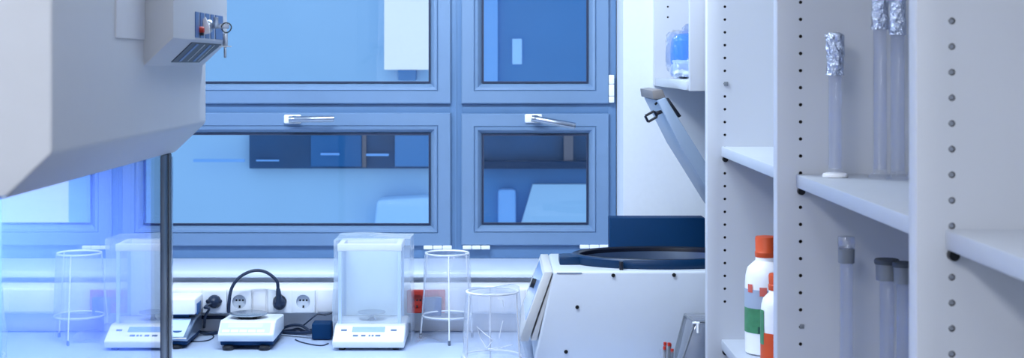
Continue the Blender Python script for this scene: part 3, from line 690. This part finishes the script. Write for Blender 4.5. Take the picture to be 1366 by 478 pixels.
# bottles
def bottle(cx, cy, z, h, r, capr, label, first):
    z += .0006; t = thing('reagent_bottle', (cx, cy, z), label, 'bottle', 'white reagent bottles with orange caps')
    hc = h * .175
    MB().lathe([(r * .86, 0), (r * .98, h * .012), (r, h * .05), (r, h * .36), (r * .985, h * .40), (r, h * .44), (r * 1.0, h * .60), (r * .97, h * .67), (r * .88, h * .735), (capr * .98, h * .795), (capr * .93, h - hc + .004)], (cx, cy, z), 48).build('body', M['bottle'], t)
    c = MB(); n = 48; pr = [(capr * .97, h - hc), (capr * 1.0, h - hc + .002), (capr * 1.02, h - hc + .012), (capr * .96, h - hc + .014), (capr * .99, h - .004), (capr * .93, h)]
    c.lathe(pr, (cx, cy, z), 48); c.build('cap', M['orange'], t)
    for k in range(24):
        pass
    def wrap(a0, a1, z0, z1, mname, name, par, e=.0008):
        m = MB(); n = 14; va = []
        for j, zz in ((0, z0), (1, z1)):
            va.append([m.bm.verts.new((cx + (r + e) * math.cos(a0 + (a1 - a0) * i / n), cy + (r + e) * math.sin(a0 + (a1 - a0) * i / n), z + zz)) for i in range(n + 1)])
        for i in range(n): m.bm.faces.new((va[0][i], va[0][i + 1], va[1][i + 1], va[1][i]))
        return m.build(name, M[mname], par)
    D = math.radians
    if first:
        lb = wrap(D(170), D(300), h * .19, h * .46, 'green', 'label', t)
        wrap(D(170), D(300), h * .40, h * .56, 'lgrey', 'label_field', lb, .0012)
        wrap(D(238), D(300), h * .19, h * .25, 'dgreen', 'label_field', lb, .0014)
        wrap(D(205), D(222), h * .535, h * .605, 'pink', 'hazard_mark', lb, .0018); wrap(D(243), D(262), h * .51, h * .585, 'pink', 'hazard_mark', lb, .0018)
    else:
        lb = wrap(D(170), D(330), h * .06, h * .38, 'orange', 'label', t)
        wrap(D(170), D(205), h * .25, h * .62, 'green', 'label_field', lb, .0012)
    return t
by = 3.56
bottle(PX(1022, by), by, Z0, Z0 * 0 + PZ(316, by) - Z0, .050, .0262, 'taller white bottle with orange cap and green label', True)
by = 3.40
bottle(PX(1041, by), by, Z0, PZ(366, by) - Z0, .044, .0270, 'shorter white bottle with orange label before the taller bottle', False)

# glass tubes with foil caps on the middle shelf, stoppered ones below
def tube_glass(name, cx, cy, z, ztop, r, label, top, group, toph=.075, topr=None):
    z += .0006; t = thing(name, (cx, cy, z), label, 'glass cylinder', group)
    h = ztop - z
    MB().lathe([(r * 1.7, 0), (r * 1.75, .004), (r * 1.2, .008), (r, .014), (r, h - .01), (r * 1.12, h - .003), (r * 1.02, h), (r * .9, h - .002), (r * .88, .016), (.0005, .014)], (cx, cy, z), 32, cap=False).build('body', G['tube'], t)
    tr = topr or r * 1.35
    if top == 'foil':
        m = MB(); n = 40; k = 22; rows = []
        for j in range(k):
            u = j / (k - 1); rr = tr * (.97 if j else .55)
            rows.append([m.bm.verts.new((cx + (rr * (1 + .24 * noise.noise(Vector((math.cos(6.283 * i / n) * 2.5, math.sin(6.283 * i / n) * 2.5, u * 7 + cx * 20))))) * math.cos(6.283 * i / n),
                                         cy + (rr * (1 + .24 * noise.noise(Vector((math.cos(6.283 * i / n) * 2.5, math.sin(6.283 * i / n) * 2.5, u * 7 + cx * 20 + 9))))) * math.sin(6.283 * i / n), ztop + .005 - u * toph)) for i in range(n)])
        for A, B in zip(rows, rows[1:]):
            for i in range(n): m.bm.faces.new((A[i], A[(i + 1) % n], B[(i + 1) % n], B[i]))
        m.bm.faces.new(rows[0]); m.build('foil_cap', M['foil'], t, shade=25)
    elif top == 'stopper':
        MB().lathe([(r * .85, -.012), (tr * 1.05, 0), (tr * 1.1, .004), (tr * 1.1, .014), (tr, .018)], (cx, cy, ztop), 28).build('stopper', G['box'], t)
        MB().lathe([(tr * 1.0, -.03), (tr * 1.04, -.004)], (cx, cy, ztop), 28, cap=False).build('neck_band', M['stopper'], t)
    else:
        MB().lathe([(tr, -.035), (tr * 1.05, -.006)], (cx, cy, ztop), 28, cap=False).build('collar', M['stopper'], t)
        MB().lathe([(tr * 1.15, -.006), (tr * 1.2, .0), (tr * 1.1, .003)], (cx, cy, ztop), 28).build('lid', M['dgrey'], t)
    return t
Y1 = 2.73
gf = 'foil-capped glass cylinders on the middle shelf'; gs = 'glass cylinders on the lower shelf'
g1 = tube_glass('glass_cylinder', PX(1114, Y1), Y1, Z1, PZ(47, Y1), .0125, 'foil-capped glass cylinder standing alone on the middle shelf', 'foil', gf, .078, .0165)
MB().lathe([(.0225, 0), (.023, .003), (.0215, .006), (.014, .008)], (PX(1114, Y1), Y1, Z1 + .0008), 32).build('foot', M['white'], g1)  # white disc painted in as the bright reflection on the glass base
Y2 = 2.70
tube_glass('glass_cylinder', PX(1174, Y2), Y2, Z1, PZ(-22, Y2), .0125, 'taller foil-capped glass cylinder just right of the lone one', 'foil', gf, .088, .0160)
Y3 = 2.66
tube_glass('glass_cylinder', PX(1197.5, Y3), Y3, Z1, PZ(-14, Y3), .0125, 'foil-capped glass cylinder nearest the front panel edge', 'foil', gf, .086, .0150)
tube_glass('glass_cylinder', PX(1129, Y1), Y1, Z0, PZ(329, Y1), .0120, 'glass cylinder with clear stopper on the lower shelf', 'stopper', gs, topr=.0145)
tube_glass('glass_cylinder', PX(1183, Y2), Y2, Z0, PZ(348, Y2), .0135, 'glass cylinder with flat dark grey lid on the lower shelf', 'lid', gs, topr=.0190)
tube_glass('glass_cylinder', PX(1204, Y3), Y3, Z0, PZ(352, Y3), .0110, 'glass cylinder with grey lid partly behind the front panel', 'lid', gs, topr=.0150)

# ------------------------------------------------------------------ light
def area(name, loc, size, power, col, rot=(0, 0, 0)):
    l = bpy.data.lights.new(name, 'AREA'); l.shape = 'RECTANGLE'; l.size, l.size_y = size; l.energy = power; l.color = col
    o = bpy.data.objects.new(name, l); COL.objects.link(o); o.location = loc; o.rotation_euler = rot; return o
area('unseen_ceiling_light', (-.42, 3.45, 2.74), (1.1, .35), 58, (.74, .87, 1.0), (math.radians(28), 0, 0))  # added bluish light without fixture, tilted to brighten bench and trunking
area('unseen_ceiling_light', (.05, 1.7, 2.78), (.35, 1.0), 6, (.93, .97, 1.0))
area('unseen_ceiling_light', (-.95, -.1, 2.78), (.35, 1.5), 56, (.97, .985, 1.0))
area('cabinet_blue_fill', (-1.1, 2.84, 1.45), (.5, .3), 14, (.46, .66, 1.0))  # added blue light, out of view, tints what shows through the cabinet glass

w = bpy.data.worlds.new('sky'); sc.world = w; w.use_nodes = True
nt = w.node_tree; bgd = nt.nodes['Background']
tc = nt.nodes.new('ShaderNodeTexCoord'); sxyz = nt.nodes.new('ShaderNodeSeparateXYZ'); rp = nt.nodes.new('ShaderNodeValToRGB')
nt.links.new(tc.outputs['Generated'], sxyz.inputs[0]); nt.links.new(sxyz.outputs['Z'], rp.inputs[0]); nt.links.new(rp.outputs[0], bgd.inputs[0])
rp.color_ramp.elements[0].color = (.80, .91, 1.0, 1); rp.color_ramp.elements[1].color = (.66, .83, 1.0, 1)
bgd.inputs[1].default_value = 1.15

# ------------------------------------------------------------------ camera
cd = bpy.data.cameras.new('camera'); co = bpy.data.objects.new('camera', cd); COL.objects.link(co)
co.location = (0, 0, CZ); co.rotation_euler = (pi / 2, 0, 0)
cd.sensor_fit = 'HORIZONTAL'; cd.sensor_width = 36; cd.lens = 36 * F / 1366
cd.shift_x = (683 - CX) / 1366; cd.shift_y = (CY - 239) / 1366
cd.clip_start = .05; cd.clip_end = 100
cd.dof.use_dof = True; cd.dof.focus_distance = 4.2; cd.dof.aperture_fstop = 10
sc.camera = co
vs = sc.view_settings; vs.view_transform = 'Standard'; vs.look = 'None'; vs.gamma = 1; vs.exposure = 0; vs.use_curve_mapping = False
sc.cycles.use_denoising = True; sc.cycles.max_bounces = 10; sc.cycles.transparent_max_bounces = 24; sc.cycles.caustics_reflective = False
